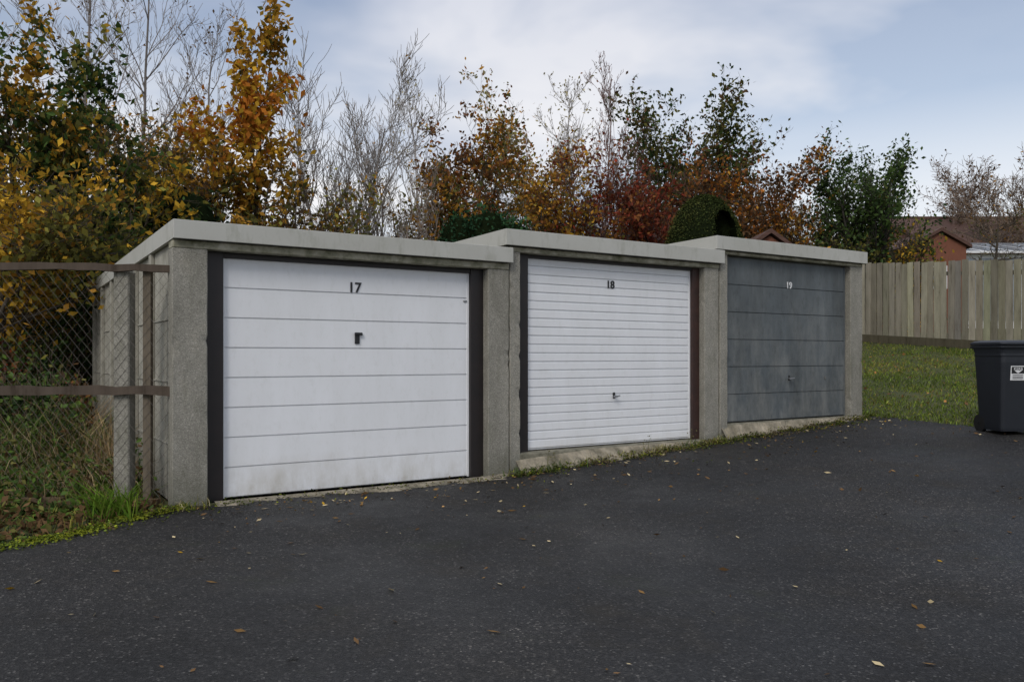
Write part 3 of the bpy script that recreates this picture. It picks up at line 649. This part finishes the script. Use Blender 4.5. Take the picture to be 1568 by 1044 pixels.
# patchy moss + weeds at garage base
acc=Acc(); n=16000; s_=r.uniform(-.9,8.5,n); 
dens=np.where(s_<.1,.5,np.where(s_<2.6,.12,1.0)); off=r.exponential(.11,n)*np.where(s_<2.6,.8,1.2)
nz=vnoise(np.stack([s_,off*2,0*s_],1),4,12)+r.normal(size=n)*.15; m=(r.random(n)<dens)&(nz>.15); s_=s_[m];off=off[m]
x,y=xy(s_,np.minimum(vmax(s_),-.16)-.06-off); P=np.stack([x,y,height(x,y)+.012+r.random(len(x))**3*.05],1)
leaves(acc,P,.012,pick(P,[((.05,.065,.015),3),((.13,.14,.02),2),((.09,.07,.04),3)],4,9),0,r,flat=.6)
n=700; s_=np.concatenate([r.choice([2.75,2.95,3.1,4.0,4.45,5.0,5.25,5.45,-.3],450)+r.normal(size=450)*.07,r.uniform(2.7,5.6,250)]); x,y=xy(s_,-.19-r.random(n)*.16)
blades(acc,x,y,height(x,y),r.uniform(.03,.11,n),r.uniform(.004,.008,n),.8,pick(np.stack([x,y,0*x],1),[(GRN,3),(YG,2),(PALE,1)],2,4),0,r)
for c in (3.15,4.35,5.1):
    n=4; x,y=xy(c+r.normal(size=n)*.06,-.2-r.random(n)*.06); hgt=r.uniform(.14,.25,n)
    blades(acc,x,y,height(x,y),hgt,r.uniform(.003,.005,n),.4,np.tile([(.14,.14,.05)],(n,1)),0,r)
    P=np.stack([x,y,height(x,y)+hgt*.8],1); P=np.repeat(P,4,0)+r.normal(size=(n*4,3))*.02; leaves(acc,P,.011,np.tile([(.12,.11,.05)],(len(P),1)),0,r)
acc.obj('moss_and_weeds',[M_dull])
acc=Acc(); n=7000; s_=r.uniform(-3,-.3,n); v_=vmax(s_)+r.normal(size=n)*.08-.03; x,y=xy(s_,v_); P=np.stack([x,y,height(x,y)+.010+r.random(n)*.012],1)
P=P[vnoise(P,4,3)+r.normal(size=n)*.2>.1]
leaves(acc,P,.012,pick(P,[((.17,.19,.02),3),((.09,.12,.02),3)],4,9),0,r,flat=.6)
acc.obj('moss_patch',[M_dull])
# lawn
acc=Acc(); n=75000; s_=r.uniform(8.3,15.2,n); v_=r.uniform(-4.5,7,n); x,y=xy(s_,v_)
m=(vnoise(np.stack([x,y,0*x],1),2.5,6)+r.random(n)*1.5>-.2)&(x<13); x=x[m];y=y[m];n=len(x)
blades(acc,x,y,height(x,y)-.005,r.uniform(.02,.06,n),r.uniform(.008,.014,n),.9,pick(np.stack([x,y,0*x],1),[((.065,.095,.02),3),((.12,.165,.028),5),((.20,.21,.045),2),((.2,.14,.05),1)],1.0,7,mixr=.8),0,r)
acc.obj('grass_bank',[M_dull])
# fallen leaves
acc=Acc(); s_=np.concatenate([r.uniform(-6,8.3,620),r.uniform(-.3,8.3,520)]); v_=np.concatenate([r.uniform(-8,-.3,620),-.3-r.exponential(.5,520)])
m=v_<vmax(s_)-.05; x,y=xy(s_[m],v_[m]); P=np.stack([x,y,height(x,y)+.012],1)
sz_=.010+.018*r.random(len(P))**1.5; C=pick(P,[(BRN,4),((.2,.12,.05),3),((.42,.34,.2),3),(YEL,.4)],.5,3,mixr=2)
for q in range(4):
    k=np.arange(len(P))%4==q; leaves(acc,P[k],(.012,.017,.023,.028)[q],C[k],0,r,aspect=(.3,.5,.4,.35)[q],flat=.85)
n=300;s_=r.uniform(8.4,14,n);v_=r.uniform(-3,6,n);x,y=xy(s_,v_);P=np.stack([x,y,height(x,y)+.04],1)
leaves(acc,P,.03,pick(P,[(BRN,4),((.3,.14,.05),3)],.5,3,mixr=2),0,r,flat=.7)
acc.obj('fallen_leaves',[M_dull])

# ---------------------------------------------------------------- sky & light
w=bpy.data.worlds.new('World'); scene.world=w; w.use_nodes=True; nt=w.node_tree; bg=nt.nodes['Background']
EL,AZ=math.radians(38),math.radians(200)
sky=N(nt,'ShaderNodeTexSky',sky_type='NISHITA'); sky.sun_disc=False; sky.sun_elevation=EL; sky.sun_rotation=AZ
tc=N(nt,'ShaderNodeTexCoord'); mp=N(nt,'ShaderNodeMapping'); mp.inputs['Scale'].default_value=(1.0,1.0,2.6); mp.inputs['Location'].default_value=(.35,.1,.25)
nt.links.new(tc.outputs['Generated'],mp.inputs[0])
n1=N(nt,'ShaderNodeTexNoise'); n1.inputs['Scale'].default_value=1.9; n1.inputs['Detail'].default_value=5; n1.inputs['Roughness'].default_value=.5; n1.inputs['Distortion'].default_value=.3; nt.links.new(mp.outputs[0],n1.inputs['Vector'])
n2=N(nt,'ShaderNodeTexNoise'); n2.inputs['Scale'].default_value=2.4; n2.inputs['Detail'].default_value=4; nt.links.new(mp.outputs[0],n2.inputs['Vector'])
cf=ramp(nt,n1.outputs[0],[(.40,.35),(.56,1.0)])
cc=ramp(nt,n2.outputs[0],[(.36,(.62,.68,.80)),(.56,(.98,.98,1.0))])
sz=N(nt,'ShaderNodeSeparateXYZ'); nt.links.new(tc.outputs['Generated'],sz.inputs[0])
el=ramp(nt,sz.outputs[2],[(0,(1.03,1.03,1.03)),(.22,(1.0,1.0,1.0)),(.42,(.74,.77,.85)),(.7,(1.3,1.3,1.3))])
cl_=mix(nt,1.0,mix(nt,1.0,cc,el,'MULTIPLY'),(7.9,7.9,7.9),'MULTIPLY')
haze=ramp(nt,sz.outputs[2],[(0,1.0),(.18,.75),(.36,0.0)])
cf2=mathn(nt,'MAXIMUM',cf,haze)
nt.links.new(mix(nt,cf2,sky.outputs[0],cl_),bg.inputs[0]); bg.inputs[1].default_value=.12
L=bpy.data.lights.new('sun','SUN'); L.energy=1.3; L.angle=math.radians(20); L.color=(1,.95,.88)
lo=bpy.data.objects.new('sun',L); link(lo)
d=Vector((math.sin(AZ)*math.cos(EL),math.cos(AZ)*math.cos(EL),math.sin(EL)))
lo.rotation_euler=d.to_track_quat('Z','Y').to_euler()
cam=bpy.data.cameras.new('camera'); cam.lens=28.93; cam.sensor_width=36; cam.shift_y=.0147; cam.clip_end=3000; cam.clip_start=.05
co=bpy.data.objects.new('camera',cam); co.location=(0,0,1.162); co.rotation_euler=(math.pi/2,0,0); link(co); scene.camera=co
scene.view_settings.view_transform='Standard'; scene.view_settings.look='None'; scene.view_settings.exposure=0
